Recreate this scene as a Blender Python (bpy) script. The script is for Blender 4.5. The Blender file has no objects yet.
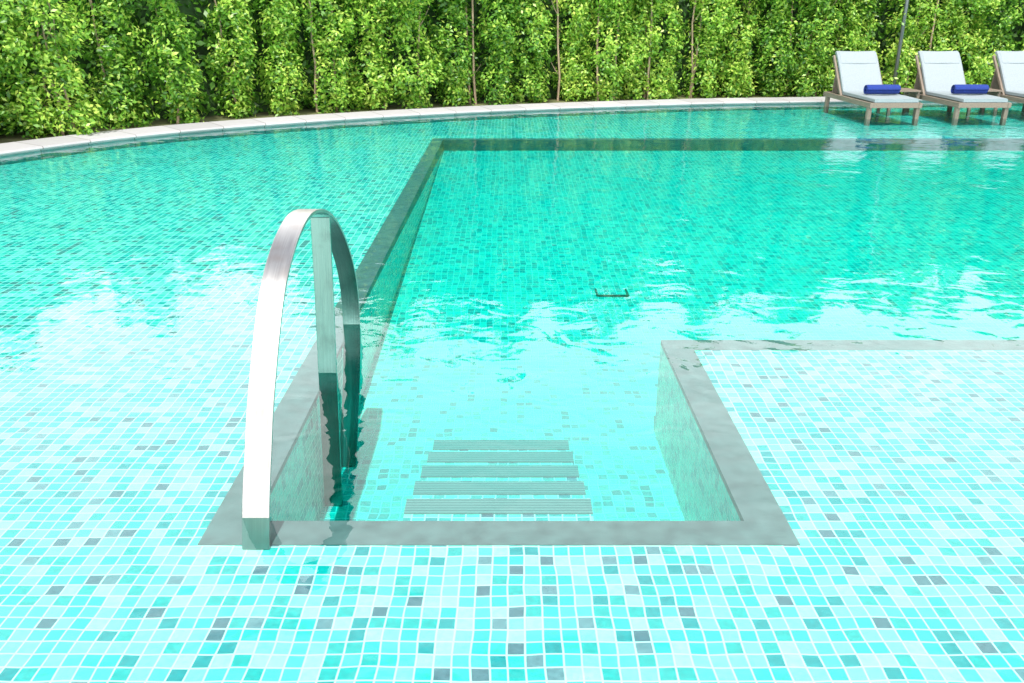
import bpy, bmesh, math, random
import numpy as np
from mathutils import Vector, Matrix
from mathutils.geometry import tessellate_polygon
random.seed(4); rng=np.random.default_rng(4)
scene=bpy.context.scene
WZ=0.10
# ---------------------------------------------------------------- helpers
def lin(r,g,b):
    f=lambda c:(c/255)/12.92 if c/255<=0.04045 else ((c/255+0.055)/1.055)**2.4
    return (f(r),f(g),f(b),1)
def new_mat(name):
    m=bpy.data.materials.new(name); m.use_nodes=True
    nt=m.node_tree; nt.nodes.clear()
    out=nt.nodes.new('ShaderNodeOutputMaterial')
    return m,nt,out
def N(nt,t,**k):
    n=nt.nodes.new(t)
    for a,b in k.items(): setattr(n,a,b)
    return n
def L(nt,a,b): nt.links.new(a,b)
def math_n(nt,op,a,b=None):
    n=N(nt,'ShaderNodeMath',operation=op)
    for i,v in enumerate((a,b)):
        if v is None: continue
        if isinstance(v,(int,float)): n.inputs[i].default_value=v
        else: L(nt,v,n.inputs[i])
    return n.outputs[0]
def mix_c(nt,f,a,b,blend='MIX'):
    n=N(nt,'ShaderNodeMix',data_type='RGBA',blend_type=blend)
    for s,v in ((n.inputs[0],f),(n.inputs[6],a),(n.inputs[7],b)):
        if isinstance(v,(int,float,tuple)): s.default_value=v
        else: L(nt,v,s)
    return n.outputs[2]
def simple(name,col,rough=0.5,metal=0,noise=0.15,scale=8,bump=0.0,stretch=(1,1,1)):
    m,nt,out=new_mat(name)
    p=N(nt,'ShaderNodeBsdfPrincipled'); L(nt,p.outputs[0],out.inputs[0])
    p.inputs['Roughness'].default_value=rough; p.inputs['Metallic'].default_value=metal
    tc=N(nt,'ShaderNodeTexCoord'); mp=N(nt,'ShaderNodeMapping'); mp.inputs['Scale'].default_value=stretch
    L(nt,tc.outputs['Object'],mp.inputs[0])
    nz=N(nt,'ShaderNodeTexNoise'); nz.inputs['Scale'].default_value=scale; nz.inputs['Detail'].default_value=6
    L(nt,mp.outputs[0],nz.inputs['Vector'])
    mr=N(nt,'ShaderNodeMapRange'); mr.inputs[1].default_value=.3; mr.inputs[2].default_value=.7
    mr.inputs[3].default_value=1-noise; mr.inputs[4].default_value=1+noise
    L(nt,nz.outputs[0],mr.inputs[0])
    hs=N(nt,'ShaderNodeHueSaturation'); hs.inputs['Color'].default_value=col
    L(nt,mr.outputs[0],hs.inputs['Value']); L(nt,hs.outputs[0],p.inputs['Base Color'])
    if bump:
        b=N(nt,'ShaderNodeBump'); b.inputs['Strength'].default_value=bump; b.inputs['Distance'].default_value=.01
        L(nt,nz.outputs[0],b.inputs['Height']); L(nt,b.outputs[0],p.inputs['Normal'])
    return m
def mk(name,verts,faces,mat=None,parent=None,uv=True,smooth=False):
    me=bpy.data.meshes.new(name); me.from_pydata([tuple(v) for v in verts],[],faces); me.update()
    o=bpy.data.objects.new(name,me); scene.collection.objects.link(o)
    if mat: me.materials.append(mat)
    if uv: box_uv(me)
    if smooth:
        for p in me.polygons: p.use_smooth=True
    if parent: o.parent=parent
    return o
def box_uv(me):
    l=me.uv_layers.new(name='UVMap')
    for p in me.polygons:
        n=p.normal; a=max(range(3),key=lambda i:abs(n[i]))
        for li in p.loop_indices:
            c=me.vertices[me.loops[li].vertex_index].co
            l.data[li].uv=(c.x,c.y) if a==2 else ((c.y,c.z) if a==0 else (c.x,c.z))
def empty(name):
    e=bpy.data.objects.new(name,None); scene.collection.objects.link(e); return e
def box(name,c,s,mat,parent=None,bev=0.006,rot=None,seg=2):
    bm=bmesh.new(); bmesh.ops.create_cube(bm,size=1)
    bmesh.ops.scale(bm,vec=s,verts=bm.verts)
    if bev: bmesh.ops.bevel(bm,geom=bm.edges[:],offset=bev,segments=seg,profile=.6,affect='EDGES')
    me=bpy.data.meshes.new(name); bm.to_mesh(me); bm.free(); me.materials.append(mat)
    o=bpy.data.objects.new(name,me); scene.collection.objects.link(o)
    o.location=c
    if rot: o.rotation_euler=rot
    if parent: o.parent=parent
    if bev>0.015:
        for p in me.polygons: p.use_smooth=True
    return o
def catmull(P,n,closed=False):
    out=[]; m=len(P)
    rngk=range(m) if closed else range(m-1)
    for i in rngk:
        if closed: p0,p1,p2,p3=P[(i-1)%m],P[i],P[(i+1)%m],P[(i+2)%m]
        else: p0,p1,p2,p3=P[max(i-1,0)],P[i],P[i+1],P[min(i+2,m-1)]
        for k in range(n):
            t=k/n
            out.append(tuple(.5*((2*b)+(-a+c)*t+(2*a-5*b+4*c-d)*t*t+(-a+3*b-3*c+d)*t**3) for a,b,c,d in zip(p0,p1,p2,p3)))
    if not closed: out.append(tuple(P[-1]))
    return out
# ---------------------------------------------------------------- materials
def tile_mat(name,wob=0.0015,deep=0.0):
    m,nt,out=new_mat(name)
    p=N(nt,'ShaderNodeBsdfPrincipled'); L(nt,p.outputs[0],out.inputs[0])
    uv=N(nt,'ShaderNodeUVMap')
    nz=N(nt,'ShaderNodeTexNoise'); nz.inputs['Scale'].default_value=5; nz.inputs['Detail'].default_value=1
    L(nt,uv.outputs[0],nz.inputs['Vector'])
    s=N(nt,'ShaderNodeVectorMath',operation='SUBTRACT'); L(nt,nz.outputs['Color'],s.inputs[0]); s.inputs[1].default_value=(.5,.5,.5)
    sc=N(nt,'ShaderNodeVectorMath',operation='SCALE'); L(nt,s.outputs[0],sc.inputs[0]); sc.inputs['Scale'].default_value=wob*10
    ad=N(nt,'ShaderNodeVectorMath',operation='ADD'); L(nt,uv.outputs[0],ad.inputs[0]); L(nt,sc.outputs[0],ad.inputs[1])
    s2=N(nt,'ShaderNodeVectorMath',operation='SCALE'); L(nt,ad.outputs[0],s2.inputs[0]); s2.inputs['Scale'].default_value=1/0.0505
    fl=N(nt,'ShaderNodeVectorMath',operation='FLOOR'); L(nt,s2.outputs[0],fl.inputs[0])
    fr=N(nt,'ShaderNodeVectorMath',operation='FRACTION'); L(nt,s2.outputs[0],fr.inputs[0])
    wn=N(nt,'ShaderNodeTexWhiteNoise',noise_dimensions='2D'); L(nt,fl.outputs[0],wn.inputs['Vector'])
    ramp=N(nt,'ShaderNodeValToRGB'); ramp.color_ramp.interpolation='CONSTANT'
    cols=[(0,(184,230,214)),(.14,(144,220,202)),(.35,(90,206,192)),(.55,(34,190,182)),(.74,(6,168,166)),(.87,(4,144,150)),(.93,(96,114,126)),(.972,(118,136,146))]
    e=ramp.color_ramp.elements
    while len(e)<len(cols): e.new(.5)
    for i,(pos,c) in enumerate(cols): e[i].position=pos; e[i].color=lin(*c)
    L(nt,wn.outputs['Value'],ramp.inputs[0])
    n2=N(nt,'ShaderNodeTexNoise'); n2.inputs['Scale'].default_value=55; n2.inputs['Detail'].default_value=3
    L(nt,uv.outputs[0],n2.inputs['Vector'])
    hs=N(nt,'ShaderNodeHueSaturation'); L(nt,mix_c(nt,deep,ramp.outputs[0],lin(64,202,190)),hs.inputs['Color'])
    mr=N(nt,'ShaderNodeMapRange'); L(nt,n2.outputs[0],mr.inputs[0]); mr.inputs[1].default_value=.3; mr.inputs[2].default_value=.7; mr.inputs[3].default_value=.85; mr.inputs[4].default_value=1.15
    L(nt,mr.outputs[0],hs.inputs['Value'])
    sx=N(nt,'ShaderNodeSeparateXYZ'); L(nt,fr.outputs[0],sx.inputs[0])
    ax=math_n(nt,'ABSOLUTE',math_n(nt,'SUBTRACT',sx.outputs[0],.5)); ay=math_n(nt,'ABSOLUTE',math_n(nt,'SUBTRACT',sx.outputs[1],.5))
    mx=N(nt,'ShaderNodeMath',operation='SMOOTH_MAX'); L(nt,ax,mx.inputs[0]); L(nt,ay,mx.inputs[1]); mx.inputs[2].default_value=.06
    gr=N(nt,'ShaderNodeMapRange'); L(nt,mx.outputs[0],gr.inputs[0]); gr.inputs[1].default_value=.43; gr.inputs[2].default_value=.46
    col=mix_c(nt,gr.outputs[0],hs.outputs[0],lin(224,228,220))
    L(nt,col,p.inputs['Base Color'])
    rr=N(nt,'ShaderNodeMapRange'); L(nt,gr.outputs[0],rr.inputs[0]); rr.inputs[3].default_value=.25; rr.inputs[4].default_value=.8
    L(nt,rr.outputs[0],p.inputs['Roughness'])
    return m
TILE=tile_mat('mosaic_tile',.002)
DEEP=tile_mat('mosaic_tile_deep',.0045,.35)
STONE=simple('curb_stone',lin(112,114,114),.55,0,.25,14,.2)
def ribbed():
    m,nt,out=new_mat('ribbed_strip'); p=N(nt,'ShaderNodeBsdfPrincipled'); L(nt,p.outputs[0],out.inputs[0])
    uv=N(nt,'ShaderNodeUVMap'); sx=N(nt,'ShaderNodeSeparateXYZ'); L(nt,uv.outputs[0],sx.inputs[0])
    f=math_n(nt,'FRACT',math_n(nt,'MULTIPLY',sx.outputs[1],1/0.018))
    g=math_n(nt,'GREATER_THAN',f,.6)
    nz=N(nt,'ShaderNodeTexNoise'); nz.inputs['Scale'].default_value=30
    c=mix_c(nt,nz.outputs[0],lin(126,134,132),lin(162,166,162))
    L(nt,mix_c(nt,g,c,lin(100,110,110)),p.inputs['Base Color']); p.inputs['Roughness'].default_value=.7
    return m
RIB=ribbed()
def steel(name,c1,c2,c3,r0,r1):
    m,nt,out=new_mat(name); p=N(nt,'ShaderNodeBsdfPrincipled'); L(nt,p.outputs[0],out.inputs[0])
    p.inputs['Metallic'].default_value=1
    tc=N(nt,'ShaderNodeTexCoord'); mp=N(nt,'ShaderNodeMapping'); mp.inputs['Scale'].default_value=(120,3,3)
    L(nt,tc.outputs['Object'],mp.inputs[0])
    nz=N(nt,'ShaderNodeTexNoise'); nz.inputs['Scale'].default_value=2; nz.inputs['Detail'].default_value=4; L(nt,mp.outputs[0],nz.inputs['Vector'])
    n2=N(nt,'ShaderNodeTexNoise'); n2.inputs['Scale'].default_value=9; n2.inputs['Detail'].default_value=4; L(nt,tc.outputs['Object'],n2.inputs['Vector'])
    c=mix_c(nt,nz.outputs[0],lin(*c1),lin(*c2))
    r2=N(nt,'ShaderNodeMapRange'); L(nt,n2.outputs[0],r2.inputs[0]); r2.inputs[1].default_value=.48; r2.inputs[2].default_value=.78; r2.inputs[4].default_value=.55
    L(nt,mix_c(nt,r2.outputs[0],c,lin(*c3)),p.inputs['Base Color'])
    r=N(nt,'ShaderNodeMapRange'); L(nt,nz.outputs[0],r.inputs[0]); r.inputs[3].default_value=r0; r.inputs[4].default_value=r1
    L(nt,r.outputs[0],p.inputs['Roughness'])
    return m
STEEL=steel('brushed_steel',(142,142,141),(182,182,181),(142,126,114),.32,.46)
STEEL_REFL=steel('pool_reflection_steel',(88,128,122),(126,162,154),(76,98,92),.18,.3)  # darker green tint paints the pool's teal reflection into the steel colour
WOOD=simple('weathered_wood',lin(118,106,94),.6,0,.25,6,.3,(12,1,12))
FABRIC=simple('sling_fabric',lin(132,143,148),.85,0,.08,60,.2)
TOWEL=simple('blue_towel',lin(20,46,118),.95,0,.25,50,.6)
POLE=simple('painted_metal',lin(120,125,128),.4,.6,.05,5)
SOIL=simple('ground',lin(92,96,58),.95,0,.5,3,.6)
DARKM=simple('drain_metal',lin(40,95,92),.4,.3,.1,9)
def coping_mat():
    m,nt,out=new_mat('coping_stone'); p=N(nt,'ShaderNodeBsdfPrincipled'); L(nt,p.outputs[0],out.inputs[0])
    uv=N(nt,'ShaderNodeUVMap'); sx=N(nt,'ShaderNodeSeparateXYZ'); L(nt,uv.outputs[0],sx.inputs[0])
    u=math_n(nt,'MULTIPLY',sx.outputs[0],1/.6); f=math_n(nt,'FRACT',u); g=math_n(nt,'GREATER_THAN',f,.98)
    wn=N(nt,'ShaderNodeTexWhiteNoise',noise_dimensions='1D'); L(nt,math_n(nt,'FLOOR',u),wn.inputs['W'])
    nz=N(nt,'ShaderNodeTexNoise'); nz.inputs['Scale'].default_value=6; nz.inputs['Detail'].default_value=8; nz.inputs['Roughness'].default_value=.7
    tc=N(nt,'ShaderNodeTexCoord'); L(nt,tc.outputs['Object'],nz.inputs['Vector'])
    a=mix_c(nt,wn.outputs[0],lin(160,159,162),lin(176,175,178)); a=mix_c(nt,math_n(nt,'MULTIPLY',nz.outputs[0],.5),a,lin(138,134,134))
    L(nt,mix_c(nt,g,a,lin(108,104,102)),p.inputs['Base Color']); p.inputs['Roughness'].default_value=.75
    return m
COPE=coping_mat()
def water_mat():
    m,nt,out=new_mat('pool_water')
    tc=N(nt,'ShaderNodeTexCoord')
    mp=N(nt,'ShaderNodeMapping'); mp.inputs['Scale'].default_value=(1,1.25,1); mp.inputs['Rotation'].default_value=(0,0,.35); L(nt,tc.outputs['Object'],mp.inputs[0])
    def nz(s,d,dist=0.4):
        n=N(nt,'ShaderNodeTexNoise'); n.inputs['Scale'].default_value=s; n.inputs['Detail'].default_value=d; n.inputs['Distortion'].default_value=dist
        L(nt,mp.outputs[0],n.inputs['Vector']); return n.outputs[0]
    h=math_n(nt,'ADD',math_n(nt,'MULTIPLY',nz(1.1,1),.015),math_n(nt,'MULTIPLY',nz(4.5,1.5,.8),.0048))
    h=math_n(nt,'ADD',h,math_n(nt,'MULTIPLY',nz(13,1),.0006))
    b=N(nt,'ShaderNodeBump'); b.inputs['Strength'].default_value=1; b.inputs['Distance'].default_value=1; L(nt,h,b.inputs['Height'])
    fr=N(nt,'ShaderNodeFresnel'); fr.inputs['IOR'].default_value=1.4; L(nt,b.outputs[0],fr.inputs['Normal'])
    tr=N(nt,'ShaderNodeBsdfTransparent'); gl=N(nt,'ShaderNodeBsdfGlossy'); gl.inputs['Roughness'].default_value=.02
    L(nt,b.outputs[0],gl.inputs['Normal'])
    mx=N(nt,'ShaderNodeMixShader'); L(nt,fr.outputs[0],mx.inputs[0]); L(nt,tr.outputs[0],mx.inputs[1]); L(nt,gl.outputs[0],mx.inputs[2])
    L(nt,mx.outputs[0],out.inputs['Surface'])
    va=N(nt,'ShaderNodeVolumeAbsorption'); va.inputs['Color'].default_value=(0,.972,.96,1); va.inputs['Density'].default_value=2.2
    L(nt,va.outputs[0],out.inputs['Volume'])
    return m
WATER=water_mat()
# ---------------------------------------------------------------- pool plan
ctrl=[(-5.8,9.65),(-4.1,11.8),(-0.9,13.75),(2.9,15.05),(5.6,15.5),(9,16.0),(13,16.4),(17,16.0),(19,13.5),(19.3,8),(19,2),(17.5,-1.0),(12,-1.5),(4,-1.5),(-3,-1.5),(-6.6,-1.0),(-7.6,1.5),(-7.5,4.5),(-6.95,7)]
P=[Vector(p) for p in catmull(ctrl,10,True)]
nP=len(P)
nrm=[]
for i in range(nP):
    t=(P[(i+1)%nP]-P[i-1]).normalized(); nrm.append(Vector((-t.y,t.x)))
def off(d): return [P[i]+nrm[i]*d for i in range(nP)]
arc=[0]
for i in range(nP): arc.append(arc[-1]+(P[(i+1)%nP]-P[i]).length)
inner=[(-.88,2.52),(.82,2.52),(.82,4.25),(15,4.25),(15,11.7),(-.88,11.7),(-.88,4.25)]
outer=[(-1.03,2.38),(.97,2.38),(.97,4.11),(15.15,4.11),(15.15,11.85),(-1.03,11.85),(-1.03,4.25)]
lip=[.02,.02,.02,.1,.14,.14,.02]
def poly_hole(name,out_l,hole,z,mat):
    loops=[[Vector((p[0],p[1],0)) for p in out_l],[Vector((p[0],p[1],0)) for p in hole]]
    tris=tessellate_polygon(loops); pts=[(p.x,p.y,z) for l in loops for p in l]
    fs=[]
    for t in tris:
        a,b,c=[Vector(pts[i]) for i in t]
        fs.append(t if (b-a).cross(c-a).z>0 else t[::-1])
    return mk(name,pts,fs,mat)
pool=empty('swimming_pool')
o=poly_hole('shallow_ledge_floor',P,outer,0,TILE); o.parent=pool
cv=[];cf=[]
n=len(inner)
for s in (0,1):
    cv+= [(x,y,-.08 if s else .004) for x,y in outer]+[(x,y,-lip[i] if s else .004) for i,(x,y) in enumerate(inner)]
for i in range(n):
    j=(i+1)%n
    cf.append((i,j,n+j,n+i)); cf.append((n+i,n+j,3*n+j,3*n+i)); cf.append((j,i,2*n+i,2*n+j))
mk('edge_curb',cv,cf,STONE,pool)
def fz(y): return -.55 if y<=4.3 else (-.55+.40*min(1,(y-4.3)/7.4))
dv=[(x,y,-lip[i]) for i,(x,y) in enumerate(inner)]
dv+=[(x,y,fz(y)) for x,y in inner]
mk('deep_walls',dv,[(i,(i+1)%n,n+(i+1)%n,n+i) for i in range(n)],DEEP,pool)
fv=[(-.88,2.52,-.55),(.82,2.52,-.55),(.82,4.25,-.55),(-.88,4.25,-.55),(15,4.25,-.55),(-.88,11.7,-.15),(15,11.7,-.15)]
mk('deep_floor',fv,[(0,1,2,3),(3,2,4,6,5)],DEEP,pool)
# steps
st=[(2.52,-.085),(2.80,-.175),(3.09,-.265),(3.38,-.355),(3.67,-.445)]
x0,x1=-.385,.315
for k,(y,z) in enumerate(st):
    ye=y+.29
    yb2=y+.002 if k else 2.522
    v=[(x0,yb2,z),(x1,yb2,z),(x1,ye,z),(x0,ye,z),(x0,yb2,-.549),(x1,yb2,-.549),(x1,ye,-.549),(x0,ye,-.549)]
    mk('step_%d'%(k+1),v,[(0,1,2,3),(3,2,6,7),(0,3,7,4),(2,1,5,6)],TILE,pool)
    a,b=ye-.112,ye-.014
    mk('step_nosing_%d'%(k+1),[(x0,a,z+.006),(x1,a,z+.006),(x1,b,z+.006),(x0,b,z+.006),(x0,a,z+.001),(x1,a,z+.001),(x1,b,z+.001),(x0,b,z+.001)],
       [(0,1,2,3),(0,4,5,1),(3,2,6,7),(0,3,7,4),(1,5,6,2)],RIB,pool)
def drain(x,y,sx,sy):
    z=fz(y)+.006
    for dx,dy,a,b in ((0,-sy/2,sx,.02),(-sx/2,0,.016,sy),(sx/2,0,.016,sy)):
        box('drain_frame',(x+dx,y+dy,z),(a,b,.012),DARKM,pool,.003)
drain(.82,6.4,.24,.16)
# coping ring
prof=[(0.03,-.05),(0.03,WZ+.012),(-.02,WZ+.016),(-.03,WZ+.03),(-.02,WZ+.048),(.0,WZ+.052),(.56,WZ+.058),(.56,-.05)]
v=[];f=[];m=len(prof)
for i in range(nP):
    for d,z in prof:
        q=P[i]+nrm[i]*d; v.append((q.x,q.y,z))
for i in range(nP):
    j=(i+1)%nP
    for k in range(m-1): f.append((i*m+k,j*m+k,j*m+k+1,i*m+k+1))
co=mk('pool_coping',v,f,COPE,None,uv=False)
uvl=co.data.uv_layers.new(name='UVMap')
for p in co.data.polygons:
    i=p.index//(m-1)
    for li in p.loop_indices:
        vi=co.data.loops[li].vertex_index; s=vi//m
        u=arc[i] if s==i else arc[i+1]
        uvl.data[li].uv=(u,prof[vi%m][0])
# ground
inn=off(.54); G=[]
for q in inn: G.append((q.x,q.y,WZ+.03))
mid=Vector((5,7))
rings=[1.3,3,30,500]
for d in rings:
    for i,q in enumerate(inn):
        r=(q-mid).normalized(); w=q+r*d; G.append((w.x,w.y,WZ+.03+random.uniform(-.01,.01)))
gf=[]
for r in range(len(rings)):
    for i in range(nP):
        j=(i+1)%nP; gf.append((r*nP+i,r*nP+j,(r+1)*nP+j,(r+1)*nP+i))
mk('ground',G,gf,SOIL)
# water volume
W=[(q.x,q.y,WZ) for q in off(.02)]+[(q.x,q.y,-1.1) for q in off(.02)]
top=tessellate_polygon([[Vector(W[i]) for i in range(nP)]])
wf=[]
for t in top:
    a,b,c=[Vector(W[i]) for i in t]
    t=tuple(t) if (b-a).cross(c-a).z>0 else tuple(t[::-1])
    wf.append(t); wf.append(tuple(i+nP for i in t[::-1]))
for i in range(nP):
    j=(i+1)%nP; wf.append((i,j,j+nP,i+nP))
wo=mk('pool_water',W,wf,WATER)
bm=bmesh.new(); bm.from_mesh(wo.data); bmesh.ops.recalc_face_normals(bm,faces=bm.faces); bm.to_mesh(wo.data); bm.free()
# ---------------------------------------------------------------- handrail
rail=empty('pool_handrail')
def strap(name,path,w,t,mats,parent,X):
    v=[];f=[]
    n=len(path)
    for i,(y,z) in enumerate(path):
        a=Vector(path[max(i-1,0)]);b=Vector(path[min(i+1,n-1)]); d=(b-a).normalized(); nn=Vector((-d.y,d.x))
        for sx,sn in ((-1,-1),(1,-1),(1,1),(-1,1)):
            v.append((X+sx*w/2,y+nn.x*sn*t/2,z+nn.y*sn*t/2))
    for i in range(n-1):
        for k in range(4):
            k2=(k+1)%4; f.append((i*4+k,i*4+k2,i*4+4+k2,i*4+4+k))
    f.append((0,1,2,3)); f.append(tuple((n-1)*4+k for k in (3,2,1,0)))
    o=mk(name,v,f,mats[0],parent,uv=False,smooth=True)
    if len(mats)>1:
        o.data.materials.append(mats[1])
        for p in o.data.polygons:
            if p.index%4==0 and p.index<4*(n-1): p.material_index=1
    bm=bmesh.new(); bm.from_mesh(o.data); bmesh.ops.recalc_face_normals(bm,faces=bm.faces); bm.to_mesh(o.data); bm.free()
    md=o.modifiers.new('b','BEVEL'); md.width=.002; md.segments=2; md.angle_limit=math.radians(50)
    md.limit_method='ANGLE'; md.harden_normals=True
    return o
pts=[(2.36,0.0),(2.42,.15),(2.50,.29),(2.60,.45),(2.82,.70),(3.03,.825),(3.28,.888),(3.52,.87),(3.76,.79),(3.98,.65),(4.16,.46),(4.24,.27),(4.22,.03),(4.08,-.25),(3.86,-.549)]
strap('arch_bar',catmull(pts,8),.09,.014,[STEEL,STEEL_REFL],rail,-.83)
strap('support_post',[(3.70,.80),(3.66,.5),(3.61,.2),(3.56,-.1),(3.49,-.549)],.085,.014,[STEEL_REFL],rail,-.83)
# ---------------------------------------------------------------- loungers
def lounger(x,y,rz):
    e=empty('sun_lounger')
    for sx in (-1,1):
        box('side_rail',(sx*.37,.95,.30),(.05,1.96,.075),WOOD,e)
        for yy in (.06,1.78): box('leg',(sx*.365,yy,.13),(.058,.075,.27),WOOD,e,.006)
    box('foot_rail',(0,.0,.30),(.69,.05,.075),WOOD,e)
    box('head_rail',(0,1.9,.30),(.69,.05,.075),WOOD,e)
    for k in range(5): box('slat',(0,.25+k*.35,.29),(.688,.06,.03),WOOD,e,.004)
    prof=[(-.02,.345),(0.3,.35),(.8,.35),(1.2,.35),(1.27,.37),(1.42,.55),(1.60,.77),(1.75,.93),(1.79,.94)]
    pr=catmull(prof,5); th=.055; v=[];f=[];w=.33
    nn=len(pr)
    xs=[-w,-w+.02,-w*.5,0,w*.5,w-.02,w]; sink=[.012,0,.004,.008,.004,0,.012]
    for i,(a,b) in enumerate(pr):
        p0=Vector(pr[max(i-1,0)]);p1=Vector(pr[min(i+1,nn-1)]);d=(p1-p0).normalized();nr=Vector((-d.y,d.x))
        for s in (1,0):
            for k,xx in enumerate(xs):
                h=(th-sink[k]) if s else 0
                v.append((xx,a+nr.x*h,b+nr.y*h))
    K=len(xs)
    for i in range(nn-1):
        A=i*2*K;B=A+2*K
        for k in range(K-1):
            f.append((A+k,A+k+1,B+k+1,B+k)); f.append((A+K+k+1,A+K+k,B+K+k,B+K+k+1))
        f.append((A+K-1,A+2*K-1,B+2*K-1,B+K-1)); f.append((A+K,A,B,B+K))
    for A,rv in ((0,1),((nn-1)*2*K,0)):
        for k in range(K-1):
            q=(A+k,A+K+k,A+K+k+1,A+k+1); f.append(q if rv else q[::-1])
    mk('cushion',v,f,FABRIC,e,smooth=False)
    box('head_pad',(0,1.655,.885),(.60,.24,.05),FABRIC,e,.02,rot=(math.radians(47),0,0),seg=4)
    for sx in (-1,1):
        o=box('back_frame',(sx*.35,1.52,.62),(.035,.80,.045),WOOD,e,.005,rot=(math.radians(48.5),0,0))
    box('back_prop',(0,1.76,.53),(.6,.03,.42),WOOD,e,.004,rot=(math.radians(8),0,0))
    sp=[]
    for k in range(70):
        t=k/69; ang=t*5*math.pi; r=.018+.058*t; sp.append((r*math.cos(ang),r*math.sin(ang)))
    v=[];f=[]
    tx=random.uniform(.0,.05)
    for a,b in sp:
        for xx,q in ((-.26,.93),(-.24,1),(0,1.02),(.24,1),(.26,.93)): v.append((xx+tx,.55+a*q,.48+b*q))
    for k in range(69):
        for c in range(4): f.append((k*5+c,k*5+c+1,k*5+6+c,k*5+5+c))
    o=mk('rolled_towel',v,f,TOWEL,e,smooth=True)
    md=o.modifiers.new('s','SOLIDIFY'); md.thickness=.007
    e.location=(x,y,0); e.rotation_euler=(0,0,rz)
    return e
for i,x in enumerate((5.83,7.18,8.52)):
    lounger(x,13.2+.03*i,math.radians((.8,-.6,.4)[i]))
# side table
t=empty('side_table')
for k in range(5): box('top_slat',(0,-.2+k*.1,.40),(.5,.09,.025),WOOD,t,.003)
for sx in (-1,1):
    box('apron',(sx*.22,0,.365),(.03,.46,.04),WOOD,t,.003)
    for sy in (-1,1): box('leg',(sx*.22,sy*.2,.175),(.045,.045,.36),WOOD,t,.003)
t.location=(6.5,14.65,0)
t2=t.copy(); scene.collection.objects.link(t2); t2.location=(7.85,14.7,0)
for c in list(t.children):
    d=c.copy(); scene.collection.objects.link(d); d.parent=t2
# lamp post
lp=empty('lamp_post')
def cyl(name,r1,r2,h,loc,mat,parent,seg=20):
    bm=bmesh.new(); bmesh.ops.create_cone(bm,cap_ends=True,segments=seg,radius1=r1,radius2=r2,depth=h)
    me=bpy.data.meshes.new(name); bm.to_mesh(me); bm.free(); me.materials.append(mat)
    for p in me.polygons: p.use_smooth=len(p.vertices)==4
    o=bpy.data.objects.new(name,me); scene.collection.objects.link(o); o.location=loc; o.parent=parent; return o
cyl('base_plate',.11,.10,.04,(0,0,.02),POLE,lp); cyl('shaft',.034,.028,3.6,(0,0,1.82),POLE,lp)
cyl('collar',.045,.045,.08,(0,0,.08),POLE,lp); cyl('lamp_head',.06,.16,.1,(0,0,3.66),POLE,lp); cyl('cap',.17,.03,.08,(0,0,3.75),POLE,lp)
lp.location=(7.15,16.4,WZ+.03)
# ---------------------------------------------------------------- hedge
def leaf_mat():
    m,nt,out=new_mat('hedge_leaf')
    at=N(nt,'ShaderNodeAttribute',attribute_name='rnd')
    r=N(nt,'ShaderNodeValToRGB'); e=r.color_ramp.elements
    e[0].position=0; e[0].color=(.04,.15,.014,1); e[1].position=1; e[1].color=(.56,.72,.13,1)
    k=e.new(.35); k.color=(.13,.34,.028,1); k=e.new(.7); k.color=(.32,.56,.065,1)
    L(nt,at.outputs['Fac'],r.inputs[0])
    d=N(nt,'ShaderNodeBsdfPrincipled'); d.inputs['Roughness'].default_value=.38; L(nt,r.outputs[0],d.inputs['Base Color'])
    t=N(nt,'ShaderNodeBsdfTranslucent'); L(nt,r.outputs[0],t.inputs[0])
    mx=N(nt,'ShaderNodeMixShader'); mx.inputs[0].default_value=.42; L(nt,d.outputs[0],mx.inputs[1]); L(nt,t.outputs[0],mx.inputs[2]); L(nt,mx.outputs[0],out.inputs[0])
    return m
LEAF=leaf_mat()
BARK=simple('bark',lin(158,138,114),.9,0,.3,20,.4,(1,1,.2))
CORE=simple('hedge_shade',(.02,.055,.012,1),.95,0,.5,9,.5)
hp=off(1.08)
idx=[(k)%nP for k in range(-40,85)]
line=[hp[k] for k in idx]; ln=[nrm[k] for k in idx]
acc=[0]
for i in range(1,len(line)): acc.append(acc[-1]+(line[i]-line[i-1]).length)
def at(s):
    k=int(np.searchsorted(acc,s))-1; k=max(0,min(k,len(line)-2)); f=(s-acc[k])/(acc[k+1]-acc[k])
    return line[k].lerp(line[k+1],f), ln[k].lerp(ln[k+1],f).normalized()
plants=[]; s=.2
while s<acc[-1]-.2:
    p,nn=at(s); plants.append((p,nn)); s+=random.uniform(.45,.85)
C=[];LS=[];RB=[]; CN=[]
tv=[];tf=[]
def tube(pts_,rs,seg=6):
    b=len(tv)
    for (x,y,z),r in zip(pts_,rs):
        for k in range(seg): a=2*math.pi*k/seg; tv.append((x+r*math.cos(a),y+r*math.sin(a),z))
    for i in range(len(pts_)-1):
        for k in range(seg): k2=(k+1)%seg; tf.append((b+i*seg+k,b+i*seg+k2,b+(i+1)*seg+k2,b+(i+1)*seg+k))
tops=[]
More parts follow.
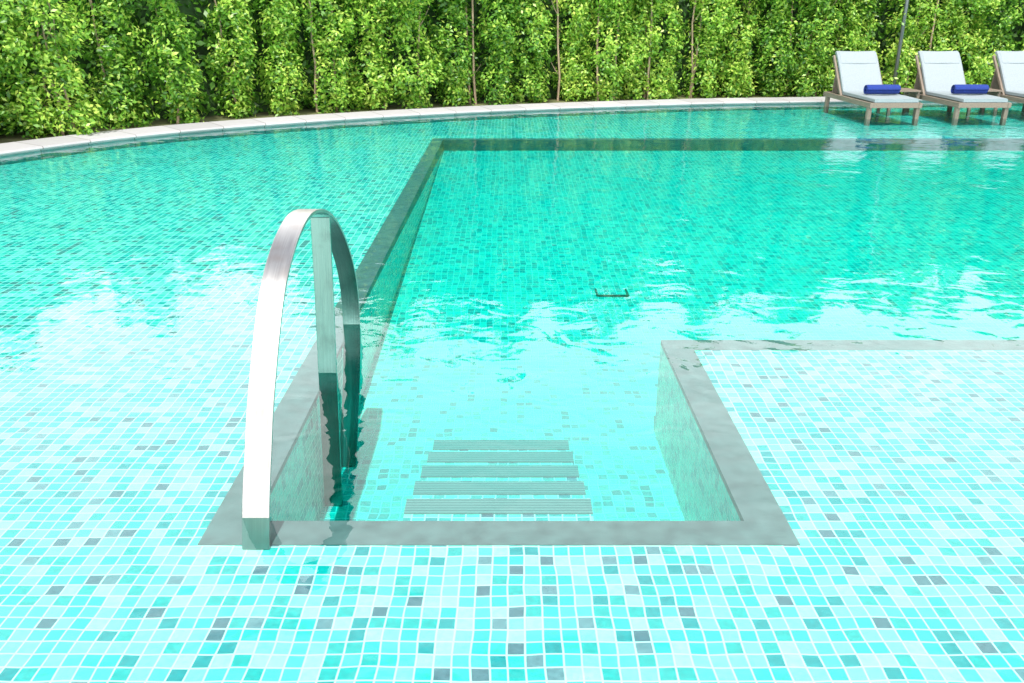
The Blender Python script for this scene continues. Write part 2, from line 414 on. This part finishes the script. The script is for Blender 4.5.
for p,nn in plants:
    vis = p.y>8.5 and p.x<13
    u=(p.x+4.2)/2.6; base=2.5 if u<0 else 2.5+(4.3-2.5)*min(1,u)
    H=base+random.uniform(-.35,.4)
    tops.append(H)
    R=random.uniform(.28,.46); inw=-nn; jit=random.uniform(-.14,.14)
    c0=p+nn*jit
    hue=random.uniform(-.16,.14); ph=random.uniform(0,6)
    tang=Vector((-nn.y,nn.x))
    lean=random.uniform(-.08,.08)
    ncl=int((130 if vis else 45)*min(H,2.2)/2.2)
    for zone in (0,1):
        if zone==0: n_c=ncl; z0,z1=.05,2.2
        else: n_c=int((H-2.2)*(30)); z0,z1=2.1,H
        if n_c<=0: continue
        per=(34 if vis else 10) if zone==0 else 14
        size=(.034 if vis else .07) if zone==0 else .075
        z=rng.uniform(z0,z1,n_c); ang=rng.uniform(-1.9,1.9,n_c)
        lob=1+.24*np.sin(z*5.2+ph)+.16*np.sin(z*11+ph*2+ang)
        taper=np.clip((H-z)/.7,.15,1)*np.clip((z+.35)/.6,.6,1)
        rr=R*lob*taper*rng.uniform(.5,1.15,n_c)
        cx=c0.x+(inw.x*np.cos(ang)+tang.x*np.sin(ang)*.8)*rr+tang.x*lean*z; cy=c0.y+(inw.y*np.cos(ang)+tang.y*np.sin(ang)*.8)*rr+tang.y*lean*z
        cen=np.stack([cx,cy,z+WZ],1)
        on=np.stack([inw.x*np.cos(ang)+tang.x*np.sin(ang),inw.y*np.cos(ang)+tang.y*np.sin(ang),np.full(n_c,.95)],1)
        ch=rng.uniform(-.2,.2,n_c)+hue
        q=np.repeat(cen,per,0)+rng.normal(0,1,(n_c*per,3))*np.array([.055,.055,.08])*(1.0 if zone==0 else 1.7)
        C.append(q); CN.append(np.repeat(on,per,0)); LS.append(rng.uniform(.7,1.4,n_c*per)*size)
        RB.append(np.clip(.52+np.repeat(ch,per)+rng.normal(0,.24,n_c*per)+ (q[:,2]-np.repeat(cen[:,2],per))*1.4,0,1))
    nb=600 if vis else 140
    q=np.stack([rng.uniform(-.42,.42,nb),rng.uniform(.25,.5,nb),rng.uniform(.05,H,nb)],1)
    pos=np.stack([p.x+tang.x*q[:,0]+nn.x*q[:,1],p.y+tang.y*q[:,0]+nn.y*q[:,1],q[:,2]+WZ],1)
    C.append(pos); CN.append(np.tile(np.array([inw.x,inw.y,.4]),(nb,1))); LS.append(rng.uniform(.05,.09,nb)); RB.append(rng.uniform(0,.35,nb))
    for r_ in range(random.choice((0,1,1,2))):
        fwd=random.uniform(-.1,.2); b0=c0+inw*fwd+tang*random.uniform(-.35,.35)
        pts_=[];x,y=b0.x,b0.y
        for k in range(9):
            pts_.append((x,y,WZ-.05+k*(H*.9)/8)); x+=random.uniform(-.045,.045); y+=random.uniform(-.03,.03)
        tube(pts_,[.022*(1-.08*k) for k in range(9)])
        for k in range(1,8):
            if random.random()<.7:
                bx,by,bz=pts_[k]; a=random.uniform(0,6.28); l=random.uniform(.15,.3)
                tube([(bx,by,bz),(bx+math.cos(a)*l*.5,by+math.sin(a)*l*.5,bz+l*.5),(bx+math.cos(a)*l,by+math.sin(a)*l,bz+l*1.2)],[.011,.008,.004],5)
C=np.concatenate(C);CN=np.concatenate(CN);LS=np.concatenate(LS);RB=np.concatenate(RB)
M=len(C)
nv=CN+rng.normal(0,.65,(M,3)); nv/=np.linalg.norm(nv,axis=1)[:,None]
ax=rng.normal(0,1,(M,3)); ax-= (ax*nv).sum(1)[:,None]*nv; ax/=np.linalg.norm(ax,axis=1)[:,None]
bx=np.cross(nv,ax)
l=LS[:,None]
V=np.empty((M,4,3)); V[:,0]=C-ax*l; V[:,1]=C+bx*l*.48+nv*l*.12; V[:,2]=C+ax*l; V[:,3]=C-bx*l*.48+nv*l*.12
me=bpy.data.meshes.new('hedge'); me.vertices.add(M*4); me.vertices.foreach_set('co',V.reshape(-1).astype(np.float32))
me.loops.add(M*4); me.loops.foreach_set('vertex_index',np.arange(M*4,dtype=np.int32))
me.polygons.add(M); me.polygons.foreach_set('loop_start',np.arange(0,M*4,4,dtype=np.int32))
me.update(calc_edges=True)
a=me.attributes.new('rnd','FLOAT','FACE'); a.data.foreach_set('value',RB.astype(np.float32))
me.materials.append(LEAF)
hedge=bpy.data.objects.new('hedge',me); scene.collection.objects.link(hedge)
mk('trunks',tv,tf,BARK,hedge,smooth=True)
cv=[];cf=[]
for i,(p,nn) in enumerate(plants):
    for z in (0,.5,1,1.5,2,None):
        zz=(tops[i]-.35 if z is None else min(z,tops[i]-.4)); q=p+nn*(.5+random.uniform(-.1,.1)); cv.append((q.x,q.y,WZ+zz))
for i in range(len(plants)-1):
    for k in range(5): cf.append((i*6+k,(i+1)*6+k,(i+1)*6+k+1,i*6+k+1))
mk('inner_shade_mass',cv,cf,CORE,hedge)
print('leaves',M)
# ---------------------------------------------------------------- light
off_x,off_y=.05,.34
el=math.atan2(1,math.hypot(off_x,off_y))
sd=bpy.data.lights.new('sun','SUN'); sd.energy=4.7; sd.angle=math.radians(.6); sd.color=(1,.965,.9)
so=bpy.data.objects.new('sun',sd); scene.collection.objects.link(so)
so.rotation_euler=Vector((off_x,off_y,-1)).to_track_quat('-Z','Y').to_euler()
w=bpy.data.worlds.new('World'); scene.world=w; w.use_nodes=True; nt=w.node_tree; nt.nodes.clear()
wo_=N(nt,'ShaderNodeOutputWorld'); bg=N(nt,'ShaderNodeBackground'); bg.inputs[1].default_value=.15; L(nt,bg.outputs[0],wo_.inputs[0])
sky=N(nt,'ShaderNodeTexSky'); sky.sky_type='NISHITA'; sky.sun_disc=False; sky.sun_elevation=el; sky.sun_rotation=math.atan2(-off_x,-off_y)
sky.dust_density=2.5
tc=N(nt,'ShaderNodeTexCoord'); nz=N(nt,'ShaderNodeTexNoise'); nz.inputs['Scale'].default_value=1.6; nz.inputs['Detail'].default_value=7; nz.inputs['Roughness'].default_value=.55
L(nt,tc.outputs['Generated'],nz.inputs['Vector'])
sp=N(nt,'ShaderNodeSeparateXYZ'); L(nt,tc.outputs['Generated'],sp.inputs[0])
hz=N(nt,'ShaderNodeMapRange'); L(nt,sp.outputs[2],hz.inputs[0]); hz.inputs[1].default_value=.3; hz.inputs[2].default_value=.95; hz.inputs[3].default_value=.42; hz.inputs[4].default_value=-.15
fc=math_n(nt,'ADD',nz.outputs[0],hz.outputs[0])
cm=N(nt,'ShaderNodeMapRange'); L(nt,fc,cm.inputs[0]); cm.inputs[1].default_value=.48; cm.inputs[2].default_value=.68
L(nt,mix_c(nt,cm.outputs[0],sky.outputs[0],(25,24.6,24.6,1)),bg.inputs[0])
# ---------------------------------------------------------------- camera
cd=bpy.data.cameras.new('camera'); cam=bpy.data.objects.new('camera',cd); scene.collection.objects.link(cam)
cd.lens=850/1024*36; cd.sensor_width=36; cd.shift_x=.004; cd.clip_end=2000; cd.clip_start=.05
cam.location=(0,0,1.66); cam.rotation_euler=(math.radians(90-21.4),0,0)
scene.camera=cam
scene.view_settings.view_transform='Standard'; scene.view_settings.look='None'; scene.view_settings.exposure=0
